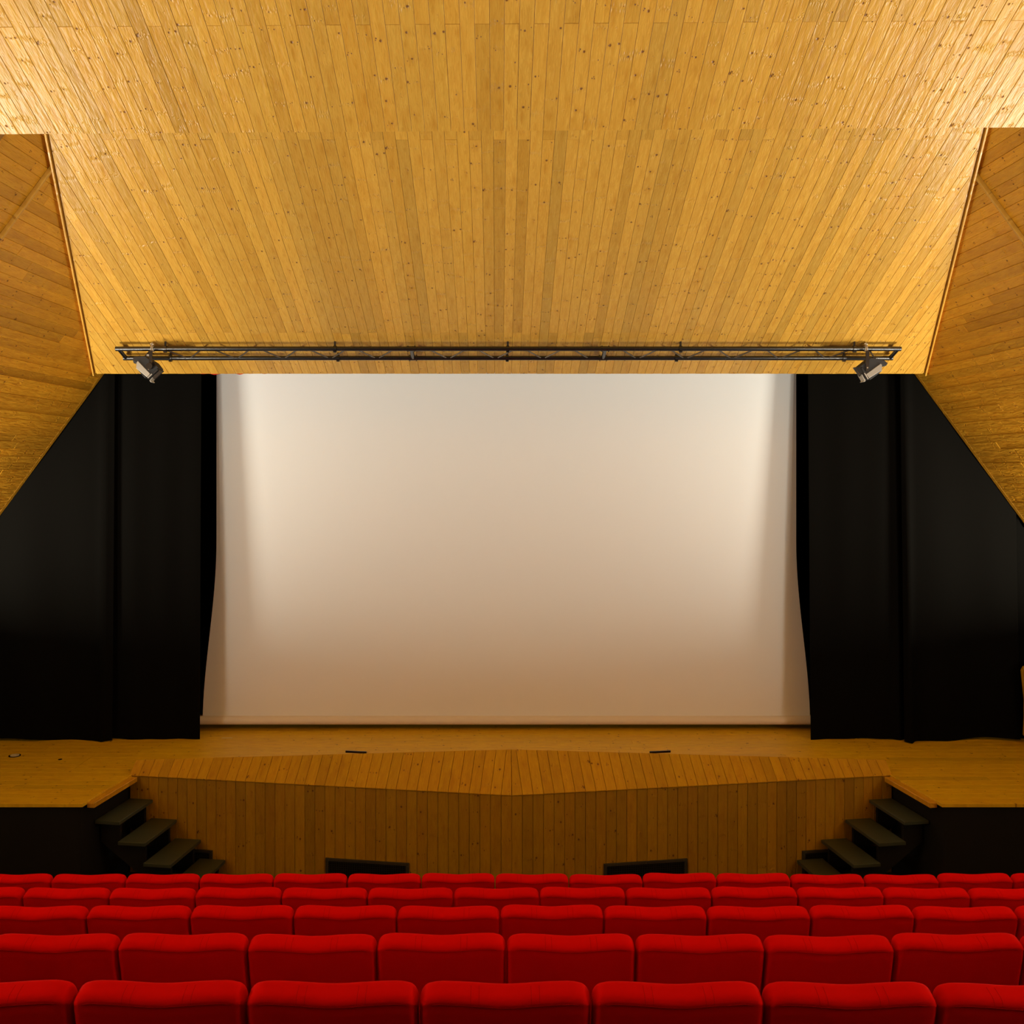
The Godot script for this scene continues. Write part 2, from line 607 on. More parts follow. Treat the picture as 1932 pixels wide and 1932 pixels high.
func upper_ceiling() -> void:
	var c := setting("ceiling", "upper pine plank ceiling panel crossing the top of the picture", "ceiling")
	var ux := Vector3(1, 0.0067, 0).normalized()
	var uy := Vector3(0, 0.454, 1).normalized() # from the low edge up towards the camera
	var n := ux.cross(uy).normalized()
	if n.y > 0.0: n = -n
	var o := P(0, 6.55, 7.04)
	var ln := 3.6
	var hw := 4.25
	var k := 0
	var x := -hw + 0.02
	while x < hw:
		var x1 := minf(x + PLANK, hw)
		var j := 0.935 if k % 2 == 0 else 2.2
		for seg in [[0.0, j], [j, ln]]:
			board("plank", c, rect(x + 0.0008, seg[0] + 0.0006, x1 - 0.0008, seg[1] - 0.0006), x, PLANK, o + n * rng.randf_range(-0.0012, 0.0012), ux, uy, n, 0.016, 0.0022, tone(0.97, 0.13), M.ceiling)
		x = x1; k += 1
	var m := mb()
	prism(m, rect(-hw, 0.004, hw, ln), o - n * 0.0165, ux, uy, n, 0.06)
	build(m, "backing", M.backing, c)

func lower_ceiling() -> void:
	var c := setting("ceiling", "lower pine plank ceiling panel sloping down to the screen", "ceiling")
	var d1 := 11.04
	var y1 := 5.18
	var sl := 0.4206
	var uy := Vector3(0, sl, 1).normalized() # from the low far edge up towards the camera
	var n := Vector3(0, -1, sl).normalized()
	var ux := Vector3.RIGHT
	var o := P(0, y1, d1)
	var dd := 3.9
	var ln := dd * sqrt(1.0 + sl * sl)
	var hw0 := panel_width(y1)
	var hw1 := panel_width(y1 + sl * dd)
	var e := Vector2(ln, hw0 - hw1).normalized() # outward normal of the right edge in (a, b)
	var k := 0
	var x := -hw0 - 0.03
	while x < hw0:
		var x1 := x + PLANK
		var cuts := [0.0, ln]
		if k % 2 == 0:
			cuts = [0.0, 0.83 * 1.085, 3.50 * 1.085, ln]
		elif k % 5 == 1:
			cuts = [0.0, 0.80 * 1.085, ln]
		for q in cuts.size() - 1:
			var p := rect(x + 0.0008, cuts[q] + 0.0006, x1 - 0.0008, cuts[q + 1] - 0.0006)
			p = clip(p, e, e.dot(Vector2(hw0, 0)))
			p = clip(p, Vector2(-e.x, e.y), Vector2(-e.x, e.y).dot(Vector2(-hw0, 0)))
			board("plank", c, p, x, PLANK, o + n * rng.randf_range(-0.0012, 0.0012), ux, uy, n, 0.016, 0.0022, tone(0.95, 0.15), M.ceiling)
		x = x1; k += 1
	var m := mb()
	prism(m, PackedVector2Array([Vector2(-hw0, 0.004), Vector2(hw0, 0.004), Vector2(hw1, ln), Vector2(-hw1, ln)]), o - n * 0.0165, ux, uy, n, 0.05)
	build(m, "backing", M.backing, c)
	# raised lip along both sloping edges
	for s in [-1.0, 1.0]:
		var t := setting("trim_%d" % (1 if s < 0 else 2), "narrow pine lip along the %s edge of the lower ceiling panel" % ("left" if s < 0 else "right"), "trim")
		var dir := Vector3(-s * (hw0 - hw1), 0, 0) + uy * ln
		var lenl := dir.length()
		dir = dir.normalized()
		var across := dir.cross(n).normalized()
		if across.x * s < 0.0: across = -across
		var mm := mb()
		mm.col = tone(1.0, 0.03)
		prism(mm, rect(0.028, -0.04, 0.043, lenl), P(s * hw0, y1, d1) + n * 0.014, across, dir, n, 0.075, 0.002, Vector4(1.0 / TEX_LEN, 0.2, 0.5, 0.1))
		build(mm, "lip", M.ceiling, t)
		mm = mb()
		mm.col = tone(0.8, 0.03)
		prism(mm, rect(-0.002, 0.0, 0.027, lenl), P(s * hw0, y1, d1) - n * 0.010, across, dir, n, 0.012, 0.0, Vector4(1.0 / TEX_LEN, 0.2, 0.5, 0.1))
		build(mm, "recess_strip", M.ceiling, t)

func side_slope(s: float) -> void:
	var side := "left" if s < 0 else "right"
	var c := setting("wall_" + side, "sloping wall of horizontal pine boards on the %s of the screen" % side, "wall")
	var up := Vector3(-s * 0.592, 0.806, 0)
	var n := Vector3(-s * 0.806, -0.592, 0)
	var y0 := 3.42
	var o := P(s * half_width(y0), y0, 7.07)
	var fw := Vector3(0, 0, -1)
	var ln := 11.38 - 7.07
	var tall := 5.0
	var x := 0.0
	while x < tall:
		var x1 := x + PLANK
		var j := rng.randf_range(0.5, ln - 0.5)
		for seg in [[0.0, j], [j, ln]]:
			board("plank", c, rect(x + 0.0006, seg[0] + 0.0005, x1 - 0.0006, seg[1] - 0.0005), x, PLANK, o + n * rng.randf_range(-0.0015, 0.0015), up, fw, n, 0.016, 0.003, tone(0.90, 0.14), M.wing)
		x = x1
	var m := mb()
	prism(m, rect(0, 0, tall, ln), o - n * 0.0165, up, fw, n, 0.05)
	build(m, "backing", M.backing, c)
	# batten across the boards and a closing strip beside the curtain
	var t := setting("trim_%d" % (3 if s < 0 else 4), "thin pine batten running down the %s sloping wall" % side, "trim")
	m = mb()
	m.col = tone(1.05, 0.02)
	var d0 := 7.86 if s < 0 else 7.94
	prism(m, rect(d0 - 7.07 - 0.013, 0.0, d0 - 7.07 + 0.013, 4.1), o + n * 0.034, fw, up, n, 0.032, 0.002, Vector4(1.0 / TEX_LEN, 0.4, 0.5, 0.3))
	build(m, "batten", M.ceiling, t)
	m = mb()
	m.col = tone(0.78, 0.02)
	prism(m, rect(11.38 - 7.07 - 0.07, 0.0, 11.38 - 7.07 - 0.004, 2.5), o + n * 0.0028, fw, up, n, 0.001, 0.0, Vector4(1.0 / TEX_LEN, 0.7, 1.5, 0.6))
	build(m, "edge_strip", M.wing, t)

# ------------------------------------------------------------------ stage
const VTAN := 0.157
func v_depth(x: float) -> float: # depth of the V-shaped stage front
	return 9.39 + VTAN * absf(x)

func stage_edge(s: float, d: float) -> float: # x of the stage side edge beside the stairs
	return s * (4.0 - (d - 9.12) * 0.157)

func stage_floor() -> void:
	var c := setting("stage_floor", "worn pine board stage floor in front of the screen", "floor")
	var w := 0.13
	var d := 10.19 - 8 * w - 0.03
	var k := 0
	while d < 12.36:
		var d1 := d + w
		if k == 0: d1 = d + w + 0.03
		if k < 7: # only beside the stairs
			for s in [-1.0, 1.0]:
				var e0 := stage_edge(s, d)
				var e1 := stage_edge(s, d1)
				var j := rng.randf_range(4.8, 5.8)
				var parts := [PackedVector2Array([Vector2(d + 0.0006, e0), Vector2(d1 - 0.0006, e1), Vector2(d1 - 0.0006, s * j), Vector2(d + 0.0006, s * j)]), rect(d + 0.0006, s * (j + 0.001), d1 - 0.0006, s * 7.04)]
				for p in parts:
					board("plank", c, p, d, w, Vector3(0, 1.0, 0), Vector3(0, 0, -1), Vector3(1, 0, 0), Vector3.UP, 0.03, 0.0015, tone(0.99, 0.04), M.stage)
		else:
			var xs := [-7.04, -4.525, 7.04]
			if not (d > 10.15 and d < 10.65):
				xs[1] = rng.randf_range(-5.4, -3.2)
			var x := rng.randf_range(-2.5, -1.0)
			while x < 5.6:
				xs.insert(xs.size() - 1, x)
				x += rng.randf_range(2.0, 3.4)
			for q in xs.size() - 1:
				var trap := absf(xs[q + 1] + 4.525) < 0.001
				board("plank", c, rect(d + 0.0006, xs[q] + 0.0006, d1 - 0.0006, xs[q + 1] - (0.006 if trap else 0.0006)), d, w, Vector3(0, 1.0, 0), Vector3(0, 0, -1), Vector3(1, 0, 0), Vector3.UP, 0.03, 0.0015, tone(0.99, 0.04), M.stage)
		d = d1; k += 1
	# black sides under the floor, and the nosing beside the stairs
	for s in [-1.0, 1.0]:
		var side := "left" if s < 0 else "right"
		var t := setting("stage_base", "black painted side of the stage under the %s corner" % side, "stage")
		var m := mb()
		prism(m, PackedVector2Array([Vector2(7.03, 9.16), Vector2(4.03, 9.16), Vector2(3.90, 9.96), Vector2(3.90, 12.3), Vector2(7.03, 12.3)]), Vector3(0, 0.968, 0), Vector3(s, 0, 0), Vector3(0, 0, -1), Vector3.UP, 0.966)
		build(m, "panel", M.black_paint, t)
		var g := setting("trim_%d" % (5 if s < 0 else 6), "worn wooden nosing strip above the %s stage stairs" % side, "trim")
		m = mb()
		m.col = Color(0.80, 0.66, 0.8)
		var a := P(stage_edge(s, 9.20), 0.984, 9.20)
		var b := P(stage_edge(s, 9.97), 0.984, 9.97)
		var along := (b - a).normalized()
		prism(m, rect(0.0, 0.0, 0.072, a.distance_to(b)), a, Vector3(-s, 0, 0) - along * along.dot(Vector3(-s, 0, 0)), along, Vector3.UP, 0.045, 0.004, Vector4(1.0 / TEX_LEN, 0.5, 0.9, 0.13))
		build(m, "nosing", M.stage, g)

func stage_front() -> void:
	var c := setting("stage_front", "V-shaped wooden stage front of upright boards with a sloped lip", "stage")
	var cf := 1.0 / sqrt(1.0 + VTAN * VTAN)
	var sf := VTAN * cf
	var total := 3.886 / cf
	var n_boards := 38
	var w := total / n_boards
	var al := atan(0.9)
	for s in [-1.0, 1.0]:
		var o := P(s * 3.886, 0, 10.0)
		var along := Vector3(-s * cf, 0, sf) # towards the middle, nearer
		var back := Vector3(-s * sf, 0, -cf)
		for k in n_boards:
			var a0 := k * w
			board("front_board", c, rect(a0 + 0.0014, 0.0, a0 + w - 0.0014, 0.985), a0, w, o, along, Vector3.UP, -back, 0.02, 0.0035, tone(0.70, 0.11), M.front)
			# sloped lip
			var t0 := lerpf(0.18, 0.505, a0 / total)
			var t1 := lerpf(0.18, 0.505, (a0 + w) / total)
			var p := PackedVector2Array([Vector2(a0 + 0.0014, 0), Vector2(a0 + w - 0.0014, 0), Vector2(a0 + w - 0.0014, t1), Vector2(a0 + 0.0014, t0)])
			var lift := back * cos(al) + Vector3.UP * sin(al)
			var nn := -back * sin(al) + Vector3.UP * cos(al)
			# mitre at the middle: s-side keeps |x| >= 0
			p = clip(p, Vector2(cf, cos(al) * sf), 3.886 - 0.0007)
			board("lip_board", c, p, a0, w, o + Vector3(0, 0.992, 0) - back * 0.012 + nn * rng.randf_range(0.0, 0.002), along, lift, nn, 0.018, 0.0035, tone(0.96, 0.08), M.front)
		# body under the sloped lip, falling back to the floor
		var m := mb()
		var A := o + Vector3(0, 0.97, 0) + back * 0.03
		var B := P(0, 0.97, 9.39 + 0.03)
		var A2 := o + back * 0.134 + Vector3(0, 1.0 + 0.095, 0)
		var B2 := P(0, 1.0 + 0.305, 9.39 + 0.375)
		var A3 := o + back * 0.25 + Vector3(0, 1.001, 0)
		var B3 := P(0, 1.001, 9.39 + 0.62)
		quad(m, A2, B2, B3, A3, Vector3(0, 0.8, -0.6))
		quad(m, A, B, B3, A3, Vector3.DOWN)
		quad(m, A, B, B2, A2, Vector3(0, 0.7, 0.7))
		tri(m, A, A2, A3, Vector3(s, 0, 0), Vector3(s, 0, 0), Vector3(s, 0, 0))
		build(m, "lip_body", M.backing, c)
		m = mb()
		prism(m, rect(0, 0.0, total, 0.975), o + back * 0.021, along, Vector3.UP, -back, 0.05)
		build(m, "backing", M.backing, c)
	# ventilation grilles
	for g in [[-1.83, -0.997, "large black ventilation grille left of the stage front centre"], [0.895, 1.73, "large black ventilation grille right of the stage front centre"], [-3.84, -3.0, "black ventilation grille behind the left stage stairs"], [2.92, 3.76, "black ventilation grille behind the right stage stairs"]]:
		var s := signf(g[0])
		var ax := Vector3(cf, 0, -sf * s) # along +x
		var mid: float = (g[0] + g[1]) * 0.5
		var out := Vector3(s * sf, 0, cf)
		var t := thing("ventilation_grille", g[2], "grille", "stage front grilles", P(mid, 0.03, v_depth(mid)))
		var hw: float = (g[1] - g[0]) * 0.5 / cf
		var m := mb()
		prism(m, rect(-hw, 0, hw, 0.25), out * 0.004, ax, Vector3.UP, out, 0.003)
		build(m, "back_plate", M.drop, t)
		m = mb()
		for q in [rect(-hw, 0.222, hw, 0.25), rect(-hw, 0, hw, 0.028), rect(-hw, 0.0285, -hw + 0.03, 0.2215), rect(hw - 0.03, 0.0285, hw, 0.2215)]:
			prism(m, q, out * 0.016, ax, Vector3.UP, out, 0.014, 0.002)
		build(m, "frame", M.grille, t)
		m = mb()
		var nb := 34
		for q in nb:
			var xx := lerpf(-hw + 0.03, hw - 0.03, (q + 0.5) / nb)
			prism(m, rect(xx - 0.005, 0.03, xx + 0.005, 0.22), out * 0.0105, ax, Vector3.UP, out, 0.004)
		for q in 9:
			var yy := lerpf(0.03, 0.22, (q + 0.5) / 9)
			prism(m, rect(-hw + 0.03, yy - 0.005, hw - 0.03, yy + 0.005), out * 0.0125, ax, Vector3.UP, out, 0.003)
		build(m, "mesh", M.black_paint, t)
		for xx in [-hw + 0.04, 0.0, hw - 0.04]:
			m = mb()
			tube(m, [Vector3(0, 0.236, 0) + ax * xx + out * 0.014, Vector3(0, 0.236, 0) + ax * xx + out * 0.019], 0.005, 8)
			build(m, "screw", M.steel, t)
	# thin dark metal strips lying behind the ridge of the lip
	for g in [[-1.57, "left"], [1.51, "right"]]:
		var m := mb()
		var ux := Vector3(cf, 0, -sf * signf(g[0]))
		var f := 1.0 - absf(g[0]) / 3.886
		var dd := v_depth(g[0]) + lerpf(0.134, 0.375, f) + 0.012
		prism(m, rect(-0.11, 0, 0.11, 0.02), P(g[0], 1.0 + lerpf(0.12, 0.337, f) - 0.014, dd), ux, Vector3.UP, Vector3(0, 0, 1), 0.02, 0.001)
		tag(build(m, "metal_strip", M.metal_black), "thin black metal strip on the ridge of the stage lip, %s side" % g[1], "metal strip", "ridge strips")

func stairs(s: float) -> void:
	var side := "left" if s < 0 else "right"
	var cf := 1.0 / sqrt(1.0 + VTAN * VTAN)
	var sf := VTAN * cf
	var base := P(s * 3.886, 0, 10.0)
	var t := thing("stage_stairs", "dark open-tread stairs up to the %s corner of the stage" % side, "stairs", "stage stairs", base)
	var run := Vector3(-s * cf, 0, sf) # towards the middle
	var out := Vector3(s * sf, 0, cf) # away from the stage front, towards the seats
	var rise := 0.188
	var step := 0.2595
	for k in 4:
		var r0 := step * k
		var y := 0.764 - rise * k
		var m := mb()
		prism(m, rect(r0 - 0.012 if k > 0 else 0.012, 0.022, r0 + step + 0.002, 0.655), Vector3(0, y, 0), run, out, Vector3.UP, 0.032, 0.003)
		build(m, "tread", M.tread, t)
	for q in [0.10, 0.56]:
		# zigzag stringer: outline in (run, up)
		var pts := PackedVector2Array()
		pts.append(Vector2(0.02, 0.764 - 0.033))
		for k in 4:
			pts.append(Vector2(step * (k + 1) - 0.045, 0.764 - rise * k - 0.033))
			if k < 3:
				pts.append(Vector2(step * (k + 1) - 0.045, 0.764 - rise * (k + 1) - 0.033))
		pts.append(Vector2(step * 4 - 0.045, 0.0))
		pts.append(Vector2(step * 4 - 0.30, 0.0))
		pts.append(Vector2(0.02, 0.764 - 0.24))
		var m := mb()
		prism(m, pts, out * q, run, Vector3.UP, out, 0.035, 0.001)
		build(m, "stringer", M.black_paint, t)

# ------------------------------------------------------------------ screen and curtains
func projection_screen() -> void:
	var t := thing("projection_screen", "large cream roll-down projection screen with curling side edges", "screen", "", P(0, 1.0, 11.7))
	# the side edges curl back; the curl dies out at the weight bar
	var f := func(u: float, v: float) -> Vector3:
		var y := lerpf(1.11, 5.58, v)
		var ww := u * 2.0 - 1.0
		ww = signf(ww) * (1.0 - pow(1.0 - absf(ww), 1.25))
		var run := absf(ww) * lerpf(3.625, 3.485, smoothstep(1.1, 3.2, y))
		var flatw := 2.75
		var x := minf(run, flatw)
		var z := 0.0
		if run > flatw:
			var full := 0.85
			var most := deg_to_rad(-14.0) * pow(smoothstep(0.9, 3.4, y), 0.8)
			var st := (run - flatw) / 12.0
			for k in 12:
				var th := most * pow((k + 0.5) * st / full, 1.1)
				x += cos(th) * st
				z += sin(th) * st
		return Vector3(signf(ww) * x - 0.03, y - 1.0, z)
	var m := mb()
	sheet(m, 96, 40, 0.003, f)
	build(m, "screen_fabric", M.screen, t)
	m = mb()
	tube(m, [Vector3(-3.69, 0.110, 0.0), Vector3(3.60, 0.110, 0.0)], 0.052, 24)
	build(m, "weight_bar", M.screen_bar, t)
	m = mb()
	tube(m, [Vector3(-3.6, 4.66, -0.06), Vector3(3.6, 4.66, -0.06)], 0.07, 16)
	build(m, "roller", M.screen_bar, t)

func curtain(called_label: String, x0: float, x1: float, dep: float, hem: float, folds: Callable, grp := "stage curtains") -> void:
	var m := mb()
	var f := func(u: float, v: float) -> Vector3:
		var x := lerpf(x0, x1, u)
		var top := minf(5.75, 5.22 - (absf(x) - 4.695) * 1.36 + 0.02)
		var z: float = folds.call(x, v) * (1.0 - 0.75 * v * v)
		var low := hem + 0.02 * sin(x * 4.0 + x0) * (1.0 if absf(x) > 4.6 else 0.3)
		var lean := v * (0.20 if absf(x0) > 4.4 or absf(x1) > 4.8 else 0.24)
		return Vector3(x * (1.0 + lean * 0.06), lerpf(low, top, v), -dep - lean + z)
	sheet(m, 44, 14, 0.008, f)
	tag(build(m, "stage_curtain", M.velvet), called_label, "curtain", grp)

func curtains() -> void:
	curtain("black curtain hanging left of the screen, flat beside its gap", -4.60, -3.557, 11.275, 1.003, func(x, v): return 0.012 * sin(x * 7.0 + v) + 0.01 * sin(x * 17.0))
	curtain("outer black curtain at far left under the sloping wall, ending in a fold", -6.98, -4.535, 11.21, 1.012, func(x, v): return 0.035 * sin(x * 4.2 + 0.6) + 0.02 * sin(x * 9.0 + 2.0 * v) + 0.13 * exp(-pow((x + 4.64) / 0.055, 2.0)) * (0.35 + 0.65 * v))
	curtain("black curtain hanging right of the screen, with a soft diagonal drape", 3.46, 4.56, 11.275, 1.003, func(x, v): return 0.014 * sin(x * 6.0 + v * 2.0) + 0.01 * sin(x * 15.0) + 0.05 * exp(-pow((x - 4.47) / 0.05, 2.0)))
	curtain("outer black curtain at far right under the sloping wall", 4.49, 5.83, 11.21, 1.012, func(x, v): return 0.03 * sin(x * 4.2 + 1.0) + 0.02 * sin(x * 9.0 + 2.0 * v) + 0.11 * exp(-pow((x - 4.55) / 0.05, 2.0)))
	curtain("narrow black curtain at the right edge of the picture", 5.80, 6.98, 11.36, 1.008, func(x, v): return 0.05 * sin(x * 14.0) + 0.0 * v)
	# red cloth peeping out under the ceiling edge
	var m := mb()
	sheet(m, 60, 3, 0.004, func(u: float, v: float) -> Vector3:
		var x := lerpf(-3.56, -2.45, u)
		var low := 5.184 + 0.006 * sin(u * 23.0) + 0.005 * sin(u * 51.0 + 1.0) + u * 0.014
		return Vector3(x, lerpf(low, 5.40, v), -11.13 + 0.012 * sin(u * 40.0)))
	tag(build(m, "red_valance", M.red_cloth), "sliver of red cloth showing under the ceiling edge above the screen", "cloth")

# ------------------------------------------------------------------ truss and spotlights
func tx(px: float, d: float) -> float:
	return (px - 938.0) * d / 1850.0 - 0.14

func truss() -> void:
	var D1 := 10.38
	var D2 := 10.60
	var y1 := 5.384
	var y2 := 5.310
	var t := thing("lighting_truss", "long black two-tube lighting truss hung under the lower ceiling", "truss")
	var xl := tx(218, D1)
	var xr := tx(1700, D1)
	var segs := [[xl, tx(776, D1)], [tx(776, D1), tx(1142, D1)], [tx(1142, D1), xr]]
	for q in segs:
		for c in [[y1, D1], [y2, D2]]:
			var m := mb()
			tube(m, [P(q[0] + 0.002, c[0], c[1]), P(q[1] - 0.002, c[0], c[1])], 0.025, 16)
			build(m, "chord", M.metal_black, t)
	for x in [xl + 0.03, xr - 0.03]:
		var m := mb()
		tube(m, [P(x, y1, D1), P(x, y2, D2)], 0.021, 12)
		build(m, "end_bar", M.metal_black, t)
	for px in [776.0, 1142.0]:
		var x := tx(px, D1)
		var m := mb()
		tube(m, [P(x, y1, D1), P(x, y2, D2)], 0.022, 12)
		for c in [[y1, D1], [y2, D2]]:
			tube(m, [P(x - 0.05, c[0], c[1]), P(x + 0.05, c[0], c[1])], 0.0275, 16)
			for e in [-0.035, 0.035]:
				tube(m, [P(x + e, c[0] - 0.035, c[1]), P(x + e, c[0] + 0.035, c[1])], 0.005, 6)
		build(m, "coupler", M.metal_black, t)
	for low in [344, 436, 526, 617, 707, 844, 935, 1026, 1116, 1208, 1300, 1390, 1481, 1572]:
		var x := tx(low, D1)
		for e in [-1.0, 1.0]:
			if low == 1116 and e > 0: continue
			var m := mb()
			tube(m, [P(x + e * 0.02, y2, D2 - 0.012), P(x + e * 0.205, y1, D1 + 0.012)], 0.0085, 8)
			build(m, "brace", M.rod, t)
	for e in [[1640.0, 1664.0], [284.0, 260.0]]:
		var m := mb()
		tube(m, [P(tx(e[0], D1), y1, D1 + 0.012), P(tx(e[1], D1), y2, D2 - 0.012)], 0.0085, 8)
		build(m, "brace", M.rod, t)
	for q in [[632, 0], [958, 0], [1284, 0], [638, 1], [957, 1], [1276, 1], [312, 0], [1612, 0], [322, 1], [1592, 1]]:
		var D := D1 if q[1] == 0 else D2
		var y := y1 if q[1] == 0 else y2
		var x := tx(q[0], D)
		var m := mb()
		tube(m, [P(x - 0.017, y, D), P(x + 0.017, y, D)], 0.033, 16)
		tube(m, [P(x, y + 0.03, D), P(x, 5.18 + 0.4206 * (11.04 - D) + 0.004, D)], 0.012, 8)
		bx(m, P(x, y - 0.03, D - 0.005), Vector3(0.03, 0.02, 0.035))
		build(m, "hanging_clamp", M.metal_black, t)

func shape(pts: Array, ox: float, oy: float) -> PackedVector2Array:
	var p := PackedVector2Array()
	for q in pts:
		p.append(Vector2((q[0] - ox) * 0.000344, -(q[1] - oy) * 0.000344))
	return p

func lamp_part(t: Node3D, called: String, pts: Array, ox: float, oy: float, z: float, th: float, mat: Material, ch := 0.004) -> void:
	var m := mb()
	prism(m, shape(pts, ox, oy), Vector3(0, 0, z), Vector3.RIGHT, Vector3.UP, Vector3(0, 0, 1), th, ch)
	build(m, called, mat, t)

func lamp_rigging(t: Node3D, s: float) -> void:
	# hook clamp over the tube and the bolt under it
	var m := mb()
	tube(m, [Vector3(-0.014, 0, 0), Vector3(0.014, 0, 0)], 0.034, 16)
	build(m, "hook_clamp", M.silver, t)
	m = mb()
	tube(m, [Vector3(0, 0.03, 0.012), Vector3(0, 0.065, 0.012)], 0.009, 8)
	tube(m, [Vector3(-0.018, 0.052, 0.014), Vector3(0.018, 0.046, 0.014)], 0.006, 6)
	tube(m, [Vector3(0, 0.036, 0.036), Vector3(0, -0.036, 0.036)], 0.006, 8)
	tube(m, [Vector3(0.0, -0.018, 0.02), Vector3(0.0, -0.034, 0.02)], 0.022, 10)
	build(m, "clamp_bolt", M.steel, t)
	m = mb()
	var path := []
	for k in 9:
		var u := k / 8.0
		path.append(Vector3(lerpf(0.03, 0.17, u) * s, lerpf(-0.03, -0.15, u) + 0.0 - 0.02 * sin(u * PI), 0.03))
	tube(m, path, 0.004, 6)
	build(m, "safety_cable", M.rod, t)

func spotlight_left() -> void:
	var t := thing("stage_spotlight", "black stage floodlight at the left end of the truss, aimed right", "spotlight", "truss floodlights", P(tx(288, 10.38), 5.384, 10.38))
	var ox := 930.0
	var oy := 420.0
	lamp_part(t, "housing", [[400, 720], [430, 690], [760, 662], [900, 760], [1040, 850], [1185, 1035], [850, 1325], [800, 1300], [505, 1050], [512, 905], [395, 800]], ox, oy, 0.07, 0.15, M.housing)
	lamp_part(t, "side_plate", [[555, 815], [935, 1212], [840, 1312], [505, 1045], [515, 870]], ox, oy, 0.078, 0.008, M.silver, 0.002)
	lamp_part(t, "cable_box", [[372, 800], [500, 800], [520, 885], [400, 880]], ox, oy, 0.05, 0.09, M.housing)
	lamp_part(t, "front_rim", [[1150, 1045], [1190, 1090], [880, 1375], [840, 1325]], ox, oy, 0.085, 0.18, M.housing)
	lamp_part(t, "reflector_edge", [[985, 1205], [1010, 1235], [890, 1345], [862, 1320]], ox, oy, 0.09, 0.005, M.silver, 0.001)
	lamp_part(t, "barn_door", [[1200, 1095], [1285, 1165], [1050, 1385], [965, 1300]], ox, oy, 0.06, 0.02, M.metal_black, 0.002)
	lamp_part(t, "barn_door", [[1000, 1280], [1020, 1300], [905, 1400], [950, 1450], [925, 1465], [880, 1405]], ox, oy, 0.05, 0.10, M.silver, 0.001)
	lamp_part(t, "yoke", [[908, 505], [1030, 505], [1018, 700], [1012, 930], [920, 900], [925, 700]], ox, oy, 0.105, 0.012, M.metal_black, 0.002)
	lamp_part(t, "heat_shield", [[540, 1055], [790, 1310], [760, 1340], [530, 1085]], ox, oy, 0.06, 0.11, M.housing, 0.002)
	var m := mb()
	tube(m, [Vector3(0.005, -0.195, 0.085), Vector3(0.005, -0.195, 0.125)], 0.034, 16)
	build(m, "tilt_knob", M.metal_black, t)
	m = mb()
	tube(m, [Vector3(-0.01, -0.222, 0.078), Vector3(-0.01, -0.222, 0.095)], 0.008, 10)
	build(m, "bolt", M.steel, t)
	m = mb()
	bx(m, Vector3(-0.012, -0.078, 0.09), Vector3(0.028, 0.016, 0.03))
	build(m, "latch", M.plate, t)
	lamp_rigging(t, -1.0)

func spotlight_right() -> void:
	var t := thing("stage_spotlight", "black stage floodlight at the right end of the truss, aimed left", "spotlight", "truss floodlights", P(tx(1633, 10.38), 5.384, 10.38))
	var ox := 690.0
	var oy := 420.0
	lamp_part(t, "housing", [[700, 780], [770, 715], [880, 722], [1190, 795], [1300, 890], [1250, 960], [1115, 950], [1108, 1130], [720, 1352], [560, 1205], [430, 990], [585, 870]], ox, oy, 0.07, 0.15, M.housing)
	lamp_part(t, "side_plate", [[1075, 900], [1110, 940], [1105, 1135], [1050, 1132], [712, 1340], [615, 1228]], ox, oy, 0.078, 0.008, M.plate, 0.002)
	lamp_part(t, "cable_box", [[1215, 900], [1290, 860], [1305, 890], [1255, 965], [1225, 950]], ox, oy, 0.05, 0.09, M.plate)
	lamp_part(t, "front_rim", [[470, 1030], [520, 1010], [690, 1370], [640, 1385]], ox, oy, 0.085, 0.18, M.housing)
	lamp_part(t, "reflector_edge", [[545, 1190], [580, 1190], [690, 1370], [660, 1380]], ox, oy, 0.09, 0.005, M.silver, 0.001)
	lamp_part(t, "barn_door", [[258, 1015], [310, 1003], [502, 1240], [455, 1288]], ox, oy, 0.06, 0.03, M.metal_black, 0.002)
	lamp_part(t, "barn_door", [[500, 1225], [540, 1225], [635, 1385], [630, 1430], [590, 1455], [570, 1440], [605, 1410]], ox, oy, 0.05, 0.10, M.silver, 0.001)
	lamp_part(t, "yoke", [[588, 508], [695, 508], [695, 900], [680, 1150], [590, 1140]], ox, oy, 0.105, 0.012, M.metal_black, 0.002)
	lamp_part(t, "heat_shield", [[1105, 1140], [1060, 1130], [720, 1350], [770, 1390]], ox, oy, 0.06, 0.11, M.housing, 0.002)
	var m := mb()
	tube(m, [Vector3(-0.022, -0.212, 0.10), Vector3(-0.022, -0.212, 0.115)], 0.008, 10)
	build(m, "bolt", M.steel, t)
	lamp_rigging(t, 1.0)

# ------------------------------------------------------------------ seats
# depth of the row, height of its back tops, x of one joint between two seats, first and last joint index
const PITCH := 0.52
const ROWS := [[2.956, 2.575, -0.376, -4, 5, "nearest"], [3.946, 2.247, -0.104, -5, 5, "second nearest"], [4.933, 1.920, -0.124, -6, 6, "middle"], [5.927, 1.585, 0.116, -7, 7, "second farthest"], [6.90, 1.263, -0.155, -8, 8, "farthest"]]
const ORD := ["first", "second", "third", "fourth", "fifth", "sixth", "seventh", "eighth", "ninth", "tenth", "eleventh", "twelfth", "thirteenth", "fourteenth", "fifteenth", "sixteenth", "seventeenth", "eighteenth"]

